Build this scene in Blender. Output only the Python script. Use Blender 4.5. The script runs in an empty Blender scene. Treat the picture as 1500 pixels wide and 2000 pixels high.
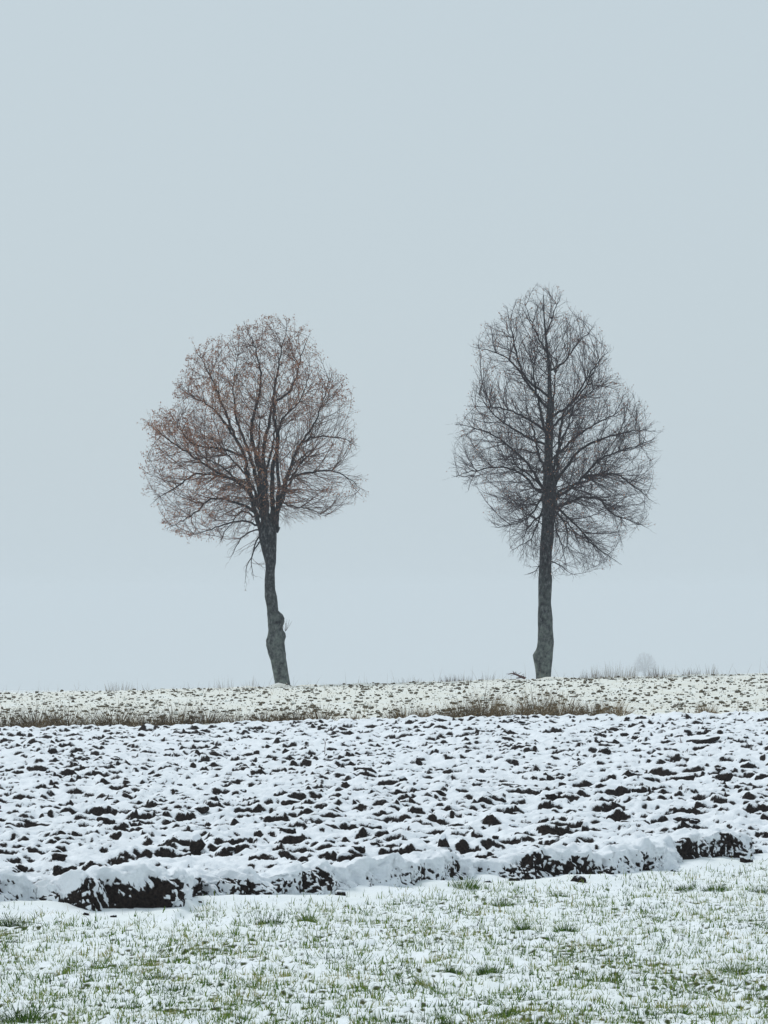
import bpy, bmesh, math, random
import numpy as np
from mathutils import Vector, Matrix

random.seed(11)
rng = np.random.default_rng(11)
scene = bpy.context.scene
col = scene.collection
R = math.radians

# ------------------------------------------------------------------ camera
F_PX = 8144.0          # focal length in photo pixels (photo 1500 x 2000)
HOR = 1183.0           # eye level in the photo
CAM_H = 2.5
cam_data = bpy.data.cameras.new('camera')
cam = bpy.data.objects.new('camera', cam_data); col.objects.link(cam)
cam.location = (0, 0, CAM_H); cam.rotation_euler = (R(90), 0, 0)
cam_data.sensor_fit = 'VERTICAL'; cam_data.sensor_height = 36.0
cam_data.lens = 36.0 * F_PX / 2000.0
cam_data.shift_y = (HOR - 1000.0) / 2000.0
cam_data.clip_start = 0.5; cam_data.clip_end = 9000
scene.camera = cam

# ------------------------------------------------------------------ sky
SUN_EL, SUN_AZ = 48.0, -35.0          # soft overcast sun, beyond the trees and to the left
world = bpy.data.worlds.new('World'); scene.world = world; world.use_nodes = True
wn, wl = world.node_tree.nodes, world.node_tree.links
wn.clear()
sky = wn.new('ShaderNodeTexSky'); sky.sky_type = 'NISHITA'; sky.sun_disc = False
sky.sun_elevation = R(SUN_EL); sky.sun_rotation = R(SUN_AZ)
sky.air_density = 1.0; sky.dust_density = 3.0; sky.ozone_density = 1.0
cloud = wn.new('ShaderNodeRGB'); cloud.outputs[0].default_value = (4.74, 5.58, 6.08, 1)
mixw = wn.new('ShaderNodeMix'); mixw.data_type = 'RGBA'; mixw.inputs[0].default_value = 0.94
bgw = wn.new('ShaderNodeBackground'); bgw.inputs[1].default_value = 0.1
outw = wn.new('ShaderNodeOutputWorld')
wl.new(sky.outputs[0], mixw.inputs[6]); wl.new(cloud.outputs[0], mixw.inputs[7])
wl.new(mixw.outputs[2], bgw.inputs[0]); wl.new(bgw.outputs[0], outw.inputs[0])

# ------------------------------------------------------------------ sun
sd = bpy.data.lights.new('sun', 'SUN'); sd.energy = 1.5; sd.angle = R(22); sd.color = (1.0, 0.985, 0.96)
sun = bpy.data.objects.new('sun', sd); col.objects.link(sun)
sv = Vector((math.sin(R(SUN_AZ)) * math.cos(R(SUN_EL)), math.cos(R(SUN_AZ)) * math.cos(R(SUN_EL)), math.sin(R(SUN_EL))))
sun.rotation_euler = sv.to_track_quat('Z', 'Y').to_euler()
sun.location = (0, 0, 60)

scene.view_settings.view_transform = 'Standard'; scene.view_settings.look = 'None'
scene.view_settings.exposure = 0.2; scene.view_settings.gamma = 1.0
scene.render.engine = 'CYCLES'
cy = scene.cycles
cy.max_bounces = 6; cy.diffuse_bounces = 3; cy.glossy_bounces = 1; cy.volume_bounces = 2
cy.transparent_max_bounces = 4; cy.use_denoising = True
scene.render.film_transparent = False

# ------------------------------------------------------------------ helpers
def fade(t): return t * t * t * (t * (t * 6 - 15) + 10)

def hash2(ix, iy, seed):
    h = (ix.astype(np.int64) * 374761393 + iy.astype(np.int64) * 668265263 + seed * 974711) & 0xFFFFFFFF
    h = ((h ^ (h >> 13)) * 1274126177) & 0xFFFFFFFF
    h = ((h ^ (h >> 16)) * 2246822519) & 0xFFFFFFFF
    return (h & 0xFFFF) / 65535.0

def gn2(x, y, seed=0):
    """gradient noise, about -1..1"""
    ix = np.floor(x); iy = np.floor(y); fx = x - ix; fy = y - iy
    u, v = fade(fx), fade(fy)
    def g(dx, dy):
        a = hash2(ix + dx, iy + dy, seed) * 2 * math.pi
        return np.cos(a) * (fx - dx) + np.sin(a) * (fy - dy)
    a = g(0, 0); b = g(1, 0); c = g(0, 1); d = g(1, 1)
    return 1.5 * ((a + u * (b - a)) + v * ((c + u * (d - c)) - (a + u * (b - a))))

def fbm2(x, y, seed=0, octv=3, lac=2.03, gain=0.5):
    s = np.zeros_like(x); a = 1.0; tot = 0
    for k in range(octv):
        s += a * gn2(x, y, seed + 17 * k); tot += a
        x = x * lac + 3.1; y = y * lac - 1.7; a *= gain
    return s / tot

def sstep(a, b, x):
    t = np.clip((x - a) / (b - a), 0, 1); return t * t * (3 - 2 * t)

def blur(h, n0, n1):
    def b1(a, n, ax):
        if n < 1: return a
        k = 2 * n + 1
        p = np.pad(a, [(n + 1, n) if i == ax else (0, 0) for i in range(2)], mode='edge')
        c = np.cumsum(p, axis=ax)
        if ax == 0: return (c[k:] - c[:-k]) / k
        return (c[:, k:] - c[:, :-k]) / k
    for _ in range(2):
        h = b1(b1(h, n0, 0), n1, 1)
    return h

def mesh_np(name, verts, faces, mat=None, smooth=True, attrs=None):
    verts = np.asarray(verts, dtype=np.float32).reshape(-1, 3)
    faces = np.asarray(faces, dtype=np.int32)
    k = faces.shape[1]
    me = bpy.data.meshes.new(name)
    me.vertices.add(len(verts)); me.vertices.foreach_set('co', verts.ravel())
    me.loops.add(faces.size); me.loops.foreach_set('vertex_index', faces.ravel())
    me.polygons.add(len(faces))
    me.polygons.foreach_set('loop_start', np.arange(0, faces.size, k, dtype=np.int32))
    me.polygons.foreach_set('loop_total', np.full(len(faces), k, dtype=np.int32))
    me.polygons.foreach_set('use_smooth', np.full(len(faces), smooth))
    me.update(calc_edges=True)
    for an, av in (attrs or {}).items():
        at = me.attributes.new(an, 'FLOAT', 'POINT')
        at.data.foreach_set('value', np.asarray(av, dtype=np.float32).ravel())
    if mat: me.materials.append(mat)
    return me

def link(name, me, parent=None, label=None, cat=None, group=None, kind=None):
    o = bpy.data.objects.new(name, me); col.objects.link(o)
    if parent: o.parent = parent
    if label: o['label'] = label
    if cat: o['category'] = cat
    if group: o['group'] = group
    if kind: o['kind'] = kind
    return o

def grid_faces(nr, nc):
    i = np.arange(nr * nc).reshape(nr, nc)
    return np.stack([i[:-1, :-1], i[:-1, 1:], i[1:, 1:], i[1:, :-1]], -1).reshape(-1, 4)

def px_at(x, y, d):
    """point at distance d seen at photo pixel x, y"""
    return np.array([(x - 750.0) * d / F_PX, d, CAM_H - (y - HOR) * d / F_PX])

def px_ground(x, y):
    """point of the level near ground seen at photo pixel x, y"""
    d = CAM_H * F_PX / (y - HOR)
    return (x - 750.0) * d / F_PX, d

# ------------------------------------------------------------------ materials
def new_mat(name):
    m = bpy.data.materials.new(name); m.use_nodes = True
    n, l = m.node_tree.nodes, m.node_tree.links
    n.clear()
    o = n.new('ShaderNodeOutputMaterial'); b = n.new('ShaderNodeBsdfPrincipled')
    l.new(b.outputs[0], o.inputs[0])
    return m, n, l, b

def noise_node(n, scale, detail=3, rough=0.55):
    t = n.new('ShaderNodeTexNoise'); t.inputs['Scale'].default_value = scale
    t.inputs['Detail'].default_value = detail; t.inputs['Roughness'].default_value = rough
    return t

def ramp_node(n, stops):
    r = n.new('ShaderNodeValToRGB'); e = r.color_ramp.elements
    while len(e) < len(stops): e.new(0.5)
    for k, (p, c) in enumerate(stops):
        e[k].position = p; e[k].color = (*c, 1)
    return r

SNOW = (0.89, 0.925, 0.965)

def ground_mat(name, snow_col, soil_a, soil_b, soil_scale, edge=0.16, fine=60.0, patch=None, bump=0.3):
    """snow over soil; the vertex attribute 'snow' says how much lies there, noise breaks up its edge"""
    m, n, l, b = new_mat(name)
    geo = n.new('ShaderNodeNewGeometry')
    at = n.new('ShaderNodeAttribute'); at.attribute_name = 'snow'
    nz = noise_node(n, fine, 3, 0.6); l.new(geo.outputs['Position'], nz.inputs['Vector'])
    ad = n.new('ShaderNodeMath'); ad.operation = 'MULTIPLY_ADD'; ad.inputs[1].default_value = 0.9; ad.inputs[2].default_value = -0.45
    l.new(nz.outputs[0], ad.inputs[0])
    sm = n.new('ShaderNodeMath'); sm.operation = 'ADD'; l.new(at.outputs['Fac'], sm.inputs[0]); l.new(ad.outputs[0], sm.inputs[1])
    mr = n.new('ShaderNodeMapRange'); mr.interpolation_type = 'SMOOTHSTEP'
    mr.inputs['From Min'].default_value = 0.5 - edge; mr.inputs['From Max'].default_value = 0.5 + edge
    l.new(sm.outputs[0], mr.inputs['Value'])
    sn = noise_node(n, soil_scale, 4, 0.65); l.new(geo.outputs['Position'], sn.inputs['Vector'])
    sr = ramp_node(n, [(0.3, soil_a), (0.72, soil_b)]); l.new(sn.outputs[0], sr.inputs[0])
    wn2 = noise_node(n, 1.3, 4, 0.6); l.new(geo.outputs['Position'], wn2.inputs['Vector'])
    pc = patch or tuple(c * 0.96 for c in snow_col)
    wr = ramp_node(n, [(0.32, pc), (0.66, snow_col)]); l.new(wn2.outputs[0], wr.inputs[0])
    mx = n.new('ShaderNodeMix'); mx.data_type = 'RGBA'
    l.new(mr.outputs[0], mx.inputs[0]); l.new(sr.outputs[0], mx.inputs[6]); l.new(wr.outputs[0], mx.inputs[7])
    l.new(mx.outputs[2], b.inputs['Base Color'])
    rr = n.new('ShaderNodeMapRange'); rr.inputs['To Min'].default_value = 0.95; rr.inputs['To Max'].default_value = 0.75
    l.new(mr.outputs[0], rr.inputs['Value']); l.new(rr.outputs[0], b.inputs['Roughness'])
    b.inputs['Specular IOR Level'].default_value = 0.03
    bp = n.new('ShaderNodeBump'); bp.inputs['Strength'].default_value = bump; bp.inputs['Distance'].default_value = 0.03
    l.new(sn.outputs[0], bp.inputs['Height']); l.new(bp.outputs[0], b.inputs['Normal'])
    return m

M_plough = ground_mat('snow_on_ploughed_soil', SNOW, (0.004, 0.003, 0.004), (0.042, 0.031, 0.026), 34, 0.20, 70, None, 0.7)
M_stub = ground_mat('snow_on_harrowed_soil', (0.80, 0.825, 0.80), (0.050, 0.040, 0.028), (0.17, 0.14, 0.09), 12, 0.25, 18, (0.70, 0.69, 0.61))
M_meadow = ground_mat('snow_on_meadow', (0.86, 0.90, 0.93), (0.014, 0.024, 0.008), (0.10, 0.105, 0.040), 40, 0.24, 60, (0.80, 0.84, 0.83))
M_terrain, _n, _l, _b = new_mat('distant_snow')
_b.inputs['Base Color'].default_value = (0.82, 0.86, 0.88, 1); _b.inputs['Roughness'].default_value = 0.9
_nz = noise_node(_n, 0.4, 5); _r = ramp_node(_n, [(0.35, (0.55, 0.56, 0.52)), (0.55, (0.84, 0.88, 0.9))])
_l.new(_nz.outputs[0], _r.inputs[0]); _l.new(_r.outputs[0], _b.inputs['Base Color'])

def bark_mat(name, a, b_, c, alg):
    m, n, l, b = new_mat(name)
    tc = n.new('ShaderNodeTexCoord')
    mp = n.new('ShaderNodeMapping'); mp.inputs['Scale'].default_value = (1, 1, 0.5)
    l.new(tc.outputs['Object'], mp.inputs[0])
    t = noise_node(n, 11, 6, 0.78); l.new(mp.outputs[0], t.inputs['Vector'])
    r = ramp_node(n, [(0.40, a), (0.52, b_), (0.64, c)]); l.new(t.outputs[0], r.inputs[0])
    t2 = noise_node(n, 5.0, 4, 0.65); l.new(tc.outputs['Object'], t2.inputs['Vector'])
    sx = n.new('ShaderNodeSeparateXYZ'); l.new(tc.outputs['Object'], sx.inputs[0])
    hg = n.new('ShaderNodeMapRange'); hg.inputs['From Min'].default_value = 4.6; hg.inputs['From Max'].default_value = 0.0
    hg.inputs['To Min'].default_value = 0.0; hg.inputs['To Max'].default_value = 1.0
    l.new(sx.outputs[2], hg.inputs['Value'])
    mu = n.new('ShaderNodeMath'); mu.operation = 'MULTIPLY'; t3 = n.new('ShaderNodeMapRange'); t3.inputs['From Min'].default_value = 0.36; t3.inputs['From Max'].default_value = 0.66; l.new(t2.outputs[0], t3.inputs['Value'])
    l.new(hg.outputs[0], mu.inputs[0]); l.new(t3.outputs[0], mu.inputs[1])
    mx = n.new('ShaderNodeMix'); mx.data_type = 'RGBA'; mx.inputs[7].default_value = (*alg, 1)
    l.new(mu.outputs[0], mx.inputs[0]); l.new(r.outputs[0], mx.inputs[6])
    l.new(mx.outputs[2], b.inputs['Base Color']); b.inputs['Roughness'].default_value = 0.95
    b.inputs['Specular IOR Level'].default_value = 0.1
    bp = n.new('ShaderNodeBump'); bp.inputs['Strength'].default_value = 0.9; bp.inputs['Distance'].default_value = 0.04
    l.new(t.outputs[0], bp.inputs['Height']); l.new(bp.outputs[0], b.inputs['Normal'])
    return m

M_bark = bark_mat('linden_bark', (0.008, 0.009, 0.012), (0.036, 0.039, 0.046), (0.15, 0.155, 0.16), (0.21, 0.245, 0.22))
M_limb = bark_mat('limb_bark', (0.010, 0.010, 0.014), (0.022, 0.022, 0.028), (0.05, 0.048, 0.055), (0.02, 0.02, 0.026))

def flat_mat(name, colr, rough=0.9, attr=None, stops=None, spec=0.1, transl=0.0):
    m, n, l, b = new_mat(name)
    b.inputs['Roughness'].default_value = rough; b.inputs['Specular IOR Level'].default_value = spec
    if attr:
        a = n.new('ShaderNodeAttribute'); a.attribute_name = attr
        r = ramp_node(n, stops); l.new(a.outputs['Fac'], r.inputs[0]); l.new(r.outputs[0], b.inputs['Base Color'])
    else:
        t = noise_node(n, 3.0, 3); r = ramp_node(n, [(0.3, tuple(c * 0.75 for c in colr)), (0.7, tuple(c * 1.2 for c in colr))])
        l.new(t.outputs[0], r.inputs[0]); l.new(r.outputs[0], b.inputs['Base Color'])
    return m

M_twig_l = flat_mat('twig_reddish', (0.11, 0.065, 0.057))
M_twig_r = flat_mat('twig_dark', (0.058, 0.044, 0.055))
M_leaf = flat_mat('withered_leaves', None, 0.8, 'tone', [(0.0, (0.18, 0.08, 0.055)), (0.45, (0.36, 0.165, 0.10)), (0.8, (0.46, 0.25, 0.15)), (1.0, (0.48, 0.36, 0.22))])  # tones brightened, standing in for daylight passing through the backlit leaves
M_grass = flat_mat('green_grass', None, 0.75, 'tone', [(0.0, (0.012, 0.030, 0.008)), (0.35, (0.080, 0.165, 0.020)), (0.62, (0.21, 0.27, 0.050)), (0.82, (0.36, 0.30, 0.11)), (1.0, (0.48, 0.40, 0.24))])
M_dry = flat_mat('dry_grass', None, 0.85, 'tone', [(0.0, (0.028, 0.018, 0.010)), (0.4, (0.125, 0.085, 0.042)), (0.7, (0.26, 0.185, 0.095)), (1.0, (0.46, 0.35, 0.21))])
M_weed = flat_mat('dead_weeds', None, 0.85, 'tone', [(0.0, (0.07, 0.05, 0.042)), (0.5, (0.20, 0.15, 0.11)), (1.0, (0.40, 0.34, 0.27))])

# ------------------------------------------------------------------ lie of the land
def base_z(x, d):
    x = np.asarray(x, float); d = np.asarray(d, float)
    z = 0.029 * 24 * np.tanh(x / 24) * sstep(38, 115, d)
    t = np.clip(d - 115, 0, None)
    drop = np.where(t < 36, 0.00028 * t * t, 0.00028 * 36 * 36 + 0.02016 * (t - 36))
    z = z - drop
    z = z + 0.05 * gn2(x * 0.16 + 3, d * 0.05, 91) * sstep(40, 60, d)
    return z

def innerw(d): return 0.097 * d + 0.6      # finely meshed width
def halfw(d): return 0.107 * d + 4.5       # whole width of the near ground

# edge of the ploughing: foot of the turned-over slice, traced on the ground
FOOT = [(-900, 1850), (-330, 1806), (-150, 1795), (0, 1778), (60, 1776), (165, 1787), (350, 1786), (400, 1760), (500, 1763), (600, 1760), (720, 1750), (850, 1737), (950, 1722), (1050, 1727), (1150, 1725), (1250, 1714), (1400, 1692), (1480, 1681), (1700, 1655), (1900, 1636)]
FG = np.array([px_ground(*p) for p in FOOT])
def foot_d(x): return np.interp(x, FG[:, 0], FG[:, 1])

class Sheet:
    """a fan-shaped patch of ground: rows at distances ds, columns spread over the width seen there"""
    def __init__(s, ds, nc):
        s.ds = ds; s.u = np.linspace(-1, 1, nc)
        s.D = np.repeat(ds[:, None], nc, 1); a = np.abs(s.u)[None, :]; hi, ho = innerw(s.D), halfw(s.D)
        s.X = np.sign(s.u)[None, :] * np.where(a <= 0.82, a / 0.82 * hi, hi + (a - 0.82) / 0.18 * (ho - hi))
    def slopes(s):
        gy = np.gradient(s.Z, axis=0) / np.gradient(s.D, axis=0)
        gx = np.gradient(s.Z, axis=1) / np.gradient(s.X, axis=1)
        return gx, gy
    def z_at(s, x, d):
        r = np.interp(d, s.ds, np.arange(len(s.ds))); x = np.asarray(x, float); hi, ho = innerw(np.asarray(d)), halfw(np.asarray(d)); ax_ = np.abs(x)
        uu = np.sign(x) * np.where(ax_ <= hi, ax_ / hi * 0.82, 0.82 + (ax_ - hi) / (ho - hi) * 0.18); c = (uu + 1) * 0.5 * (len(s.u) - 1)
        r = np.clip(np.round(r).astype(int), 0, len(s.ds) - 1); c = np.clip(np.round(c).astype(int), 0, len(s.u) - 1)
        return s.Z[r, c]
    def build(s, name, mat):
        v = np.stack([s.X, s.D, s.Z], -1).reshape(-1, 3)
        me = mesh_np(name, v, grid_faces(*s.Z.shape), mat, True, {'snow': s.snow})
        return link(name, me, kind='structure')

# ---- wide terrain under and around everything
xs = np.concatenate([-np.geomspace(3000, 30, 26), np.linspace(-28, 28, 81), np.geomspace(30, 3000, 26)])
ys = np.concatenate([np.linspace(-60, 10, 8), np.linspace(14, 170, 79), np.geomspace(176, 4200, 34)])
TX, TY = np.meshgrid(xs, ys)
TZ = base_z(TX, TY) - 0.02
inside = sstep(1.5, 3.0, halfw(TY) - np.abs(TX)) * sstep(23.5, 26, TY) * (1 - sstep(150, 158, TY))
TZ = TZ - 0.55 * inside - 0.03
terrain = link('terrain', mesh_np('terrain', np.stack([TX, TY, TZ], -1), grid_faces(*TX.shape), M_terrain), kind='structure')

# ---- ploughed field
def spaced(a, b, n, p=1.0):
    """n distances between a and b, the spacing growing with distance"""
    return (a ** -p + (b ** -p - a ** -p) * np.linspace(0, 1, n)) ** (-1 / p)
pl = Sheet(spaced(32.0, 91.5, 740, 0.55), 570)
X, D = pl.X, pl.D
tx, ty = 0.69, 0.723
S = -ty * X + tx * D + 0.25 * gn2(X * 0.5, D * 0.5, 5)     # across the furrows
A = tx * X + ty * D                                        # along them
fur = np.abs(((S / 0.52) % 1.0) * 2 - 1)
fur = 0.075 * (sstep(0.05, 0.95, fur) - 0.5) * (0.6 + 0.8 * np.abs(gn2(A * 0.5, S * 1.2, 9)))
bil = lambda sc, seed, a=1.0: np.abs(gn2(A * sc * 0.8 + 7, S * sc * 1.15, seed)) * a
soil = fur + 0.09 * (0.5 - bil(0.85, 20)) + 0.11 * (0.5 - bil(1.6, 21)) + 0.075 * (0.5 - bil(3.1, 22)) * (0.5 + bil(0.7, 30, 1.6)) + 0.030 * (0.5 - bil(6.7, 23))
chunk = sstep(0.22, 0.34, gn2(A * 2.3, S * 2.9, 41) * 0.6 + gn2(A * 5, S * 5, 42) * 0.18)
soil += 0.055 * chunk * (0.4 + 0.9 * np.abs(gn2(A * 0.9, S * 0.9, 43)))
rough = soil + 0.012 * gn2(X * 14, D * 14, 24) + 0.008 * gn2(X * 30, D * 22, 25)
wx_ = 0.10 * gn2(X * 2.2, D * 2.2, 31); wy_ = 0.10 * gn2(X * 2.2 + 9, D * 2.2, 32)
soil += 0.060 * (0.5 - np.abs(gn2((X + wx_) * 3.2, (D + wy_) * 3.2, 33))) * (0.4 + 1.2 * np.abs(gn2(X * 0.8, D * 0.8, 34)))
soil += 0.050 * (0.5 - np.abs(gn2((X - wx_) * 6.2, (D + wy_) * 5.5, 35))) + 0.022 * (0.5 - np.abs(gn2(X * 12, D * 9, 36)))
soil *= 1.15; rough = soil + 0.022 * gn2(X * 11, D * 8, 24) + 0.016 * gn2(X * 23, D * 14, 25)
soft = 0.6 * soil + 0.4 * blur(soil, 1, 2)
pl.Z = soft
gx, gy = pl.slopes()
steep = np.clip(gy, 0, None) * 1.0 + 0.35 * np.hypot(gx, gy)
rs = np.sqrt((steep ** 2).mean(1)); rs = np.convolve(np.pad(rs, 30, mode='edge'), np.ones(61) / 61, 'valid')
steep = steep / rs[:, None] * 0.45
steep = steep + 0.16 * gn2(X * 7, D * 4, 51) + 0.26 * gn2(X * 10, D * 7, 53) + 0.22 * gn2(X * 24, D * 12, 54) + 0.24 * gn2(X * 0.9, D * 0.5, 52)
PLOUGH_T = np.quantile(steep, 0.885)
cover = 1 - sstep(PLOUGH_T - 0.22, PLOUGH_T + 0.30, steep)
Z = rough * (1 - cover) + (soft + 0.018 + 0.008 * gn2(X * 4, D * 4, 26)) * cover
edge = D - foot_d(X)
Z = Z - np.quantile(Z, 0.6) + 0.03 * sstep(0.3, 1.2, edge)
Z = Z - 0.45 * (1 - sstep(0.05, 0.55, edge))
Z = Z - 0.5 * sstep(90.3 + 0.25 * 0, 91.2, D + 0.35 * gn2(X * 0.7, D * 0, 77))
pl.Z = Z + base_z(X, D); pl.snow = cover
plough = pl.build('ploughed_field', M_plough)

# ---- harrowed field rising to the crest
st = Sheet(spaced(89.0, 157.0, 310, 0.8), 540)
X, D = st.X, st.D
h = 0.030 * fbm2(X * 1.9, D * 1.1, 61, 3) + 0.03 * np.clip(gn2(X * 3.6, D * 2.2, 63) - 0.12, 0, None) + 0.03 * np.clip(gn2(X * 9, D * 4, 66) - 0.15, 0, None)
st.Z = h; gx, gy = st.slopes()
k = gn2(X * 8, D * 1.3, 64) * 0.40 + gn2(X * 17, D * 2.2, 65) * 0.55 + 1.0 * np.clip(gy, -0.05, 0.3) + 0.30 * gn2(X * 0.35, D * 0.25, 67)
q = np.quantile(k, 0.975)
st.snow = 1 - 0.65 * sstep(q - 0.25, q + 0.25, k)
mound = 0.16 * np.exp(-(((X + 3.75) / 0.33) ** 2 + ((D - 147.2) / 0.8) ** 2)) + 0.08 * np.exp(-(((X - 5.75) / 0.4) ** 2 + ((D - 147.5) / 0.8) ** 2))
crest = 0.05 * np.abs(gn2(X * 1.3, D * 0.4, 71)) * sstep(138, 146, D) + 0.06 * np.clip(gn2(X * 0.6, D * 0.15, 72), 0, None) * sstep(138, 148, D)
st.Z = h + base_z(X, D) + mound + crest - 0.4 * (1 - sstep(89.2, 90.2, D))
harrow = st.build('harrowed_field', M_stub)

# ---- meadow in front
md = Sheet(spaced(22.5, 41.5, 390, 0.6), 560)
X, D = md.X, md.D
h = 0.030 * fbm2(X * 1.3, D * 0.9, 81, 2) + 0.024 * np.abs(gn2(X * 3.8, D * 2.6, 83)) + 0.016 * fbm2(X * 7.5, D * 5.5, 84, 2)
near_edge = 1 - sstep(0.15, 1.5, foot_d(X) - D)
md.Z = h; gx, gy = md.slopes()
patchy = fbm2(X * 0.8, D * 0.35, 87, 2)
k = 0.6 * np.clip(gy, -0.3, 0.5) + 0.24 * gn2(X * 11, D * 4, 85) + 0.46 * gn2(X * 27, D * 9, 86) + 0.30 * patchy - 0.75 * near_edge
q = np.quantile(k, 0.90)
md.snow = 1 - 0.95 * sstep(q - 0.3, q + 0.35, k)
md.Z = h * (1 - 0.4 * near_edge) + 0.012 * md.snow + 0.10 * near_edge * (0.5 + 0.5 * gn2(X * 1.1, D * 1.3, 88)) - 0.4 * sstep(0.25, 0.6, D - foot_d(X))
meadow = md.build('meadow', M_meadow)

# ------------------------------------------------------------------ turned-over slice along the edge of the ploughing
HPX = [(-900, 60), (-330, 60), (-60, 80), (0, 88), (55, 70), (75, 42), (140, 44), (168, 82), (230, 95), (300, 92), (352, 80), (380, 62), (430, 58), (500, 60), (600, 70), (680, 72), (750, 62), (850, 70), (900, 62), (950, 48), (1050, 58), (1150, 66), (1300, 64), (1380, 76), (1450, 72), (1476, 55), (1490, 8), (1520, -10)]
px = np.concatenate([np.linspace(-700, -61, 110), np.linspace(-60, 1520, 830)]); NP = 46
fy = np.interp(px, [p[0] for p in FOOT], [p[1] for p in FOOT])
fd = CAM_H * F_PX / (fy - HOR); fx = (px - 750) * fd / F_PX
fh = np.interp(px, [p[0] for p in HPX], [p[1] for p in HPX]) * fd / F_PX
ker = np.hanning(9); ker /= ker.sum()
fh = np.convolve(np.pad(fh, 4, mode='edge'), ker, 'valid')
fh = fh * (0.90 - 0.30 * np.clip(gn2(fx * 1.5, fx * 0, 118), 0, 1) * (np.abs(px - 265) > 110) + 0.10 * gn2(fx * 5, fx * 0, 119))
t = np.linspace(0, 1, NP)
prof_s = np.interp(t, [0, .08, .5, .58, .68, .82, 1], [-.10, -.02, .10, .16, .30, .60, 1.05])
prof_z = np.interp(t, [0, .08, .5, .58, .68, .82, 1], [-.22, -.02, .90, 1.0, 1.0, .72, -.45])
PX_, T_ = np.meshgrid(px, t, indexing='ij')
SX = np.repeat(fx[:, None], NP, 1) - 0.55 * prof_s[None, :]
SY = np.repeat(fd[:, None], NP, 1) + 0.83 * prof_s[None, :]
SZ = fh[:, None] * prof_z[None, :]
alen = np.concatenate([[0], np.cumsum(np.hypot(np.diff(fx), np.diff(fd)))])
AL = np.repeat(alen[:, None], NP, 1)
plen = np.concatenate([[0], np.cumsum(np.hypot(np.diff(prof_s), np.diff(prof_z * .3)))])
PL = np.repeat(plen[None, :], len(px), 0)
face = sstep(0.02, 0.10, T_) * (1 - sstep(0.50, 0.58, T_))
lump = 0.12 * gn2(AL * 1.7, PL * 1.2, 101) + 0.085 * gn2(AL * 4.1, PL * 3.6, 102)
blocky = 0.075 * np.round(2.2 * gn2(AL * 2.6 + 0.6 * PL, PL * 3.0, 103)) / 2.2
fineb = 0.045 * gn2(AL * 9, PL * 9, 104) + 0.028 * gn2(AL * 21, PL * 20, 105)
off = lump * 0.9 + (blocky + fineb) * face
SY = SY - 0.8 * off; SX = SX + 0.5 * off
SZ = SZ + 0.55 * (lump * (1 - 0.5 * face)) + 0.35 * fineb * face + (0.035 * gn2(AL * 6, PL * 5, 120) + 0.022 * gn2(AL * 13, PL * 9, 121) + 0.012 * gn2(AL * 27, PL * 16, 122)) * (1 - face)
cov = gn2(AL * 2.6 + 0.8 * PL, PL * 0.9, 111) * 0.50 + gn2(AL * 13 + PL * 4, PL * 8, 112) * 0.34 + 0.55 * gn2(AL * 27, PL * 20, 113) + 0.45 * gn2(AL * 46, PL * 34, 116)
cov = cov + 0.62 * gn2(AL * 1.3 + 0.5, PL * 0.6, 114) + 0.17 + 4.0 * fineb
block = np.exp(-((PX_ - 265) / 105) ** 2)
cov = cov - 0.48 * block * (T_ < 0.5)
cov = cov + 1.2 * (1 - sstep(0.06, 0.16, T_)) * (1 - block) + 1.25 * sstep(0.38, 0.60, T_ + 0.16 * gn2(AL * 2.7, PL * 0, 115) + 0.06 * gn2(AL * 9, PL * 0, 117))
bank_snow = sstep(-0.06, 0.26, cov)
SZ = SZ + 0.012 * bank_snow
bank = link('turned_furrow_slice', mesh_np('turned_furrow_slice', np.stack([SX, SY, SZ], -1), grid_faces(len(px), NP)[:, ::-1], M_plough, True, {'snow': bank_snow}), plough)

# ------------------------------------------------------------------ clods
def ico(sub):
    bm = bmesh.new(); bmesh.ops.create_icosphere(bm, subdivisions=sub, radius=1.0)
    v = np.array([p.co[:] for p in bm.verts]); f = np.array([[q.index for q in p.verts] for p in bm.faces]); bm.free()
    return v, f
ICO_V, ICO_F = ico(3)
def noise3(v, sc, seed):
    return (gn2(v[:, 0] * sc + seed, v[:, 1] * sc, seed) + gn2(v[:, 1] * sc, v[:, 2] * sc + seed, seed + 1) + gn2(v[:, 2] * sc, v[:, 0] * sc + seed, seed + 2)) / 1.7
def clod_mesh(seed):
    v = ICO_V.copy(); r = np.random.default_rng(seed)
    for _ in range(9):                                   # chop flat faces off the lump
        nrm = r.normal(size=3); nrm /= np.linalg.norm(nrm); dd = r.uniform(0.45, 0.8)
        over = np.clip(v @ nrm - dd, 0, None); v = v - over[:, None] * nrm
    n1 = noise3(ICO_V, 1.6, seed) * 0.22 + noise3(ICO_V, 4.0, seed + 5) * 0.10
    v = v * (1 + n1)[:, None]
    up = ICO_V[:, 2] + 0.40 * noise3(ICO_V, 2.6, seed + 9) + 0.25 * ICO_V[:, 1]
    sn = sstep(0.20, 0.75, up)
    sn = np.maximum(sn, 0.10 + 0.35 * noise3(ICO_V, 5.0, seed + 21))
    flat = v.copy(); flat[:, 2] = v[:, 2] * 0.9 + 0.12
    v = v * (1 - sn)[:, None] + flat * sn[:, None]
    v[:, 2] = np.maximum(v[:, 2], -0.75)
    return mesh_np('clod', v, ICO_F, M_plough, True, {'snow': sn})
CLODS = [clod_mesh(200 + 7 * k) for k in range(14)]
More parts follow.
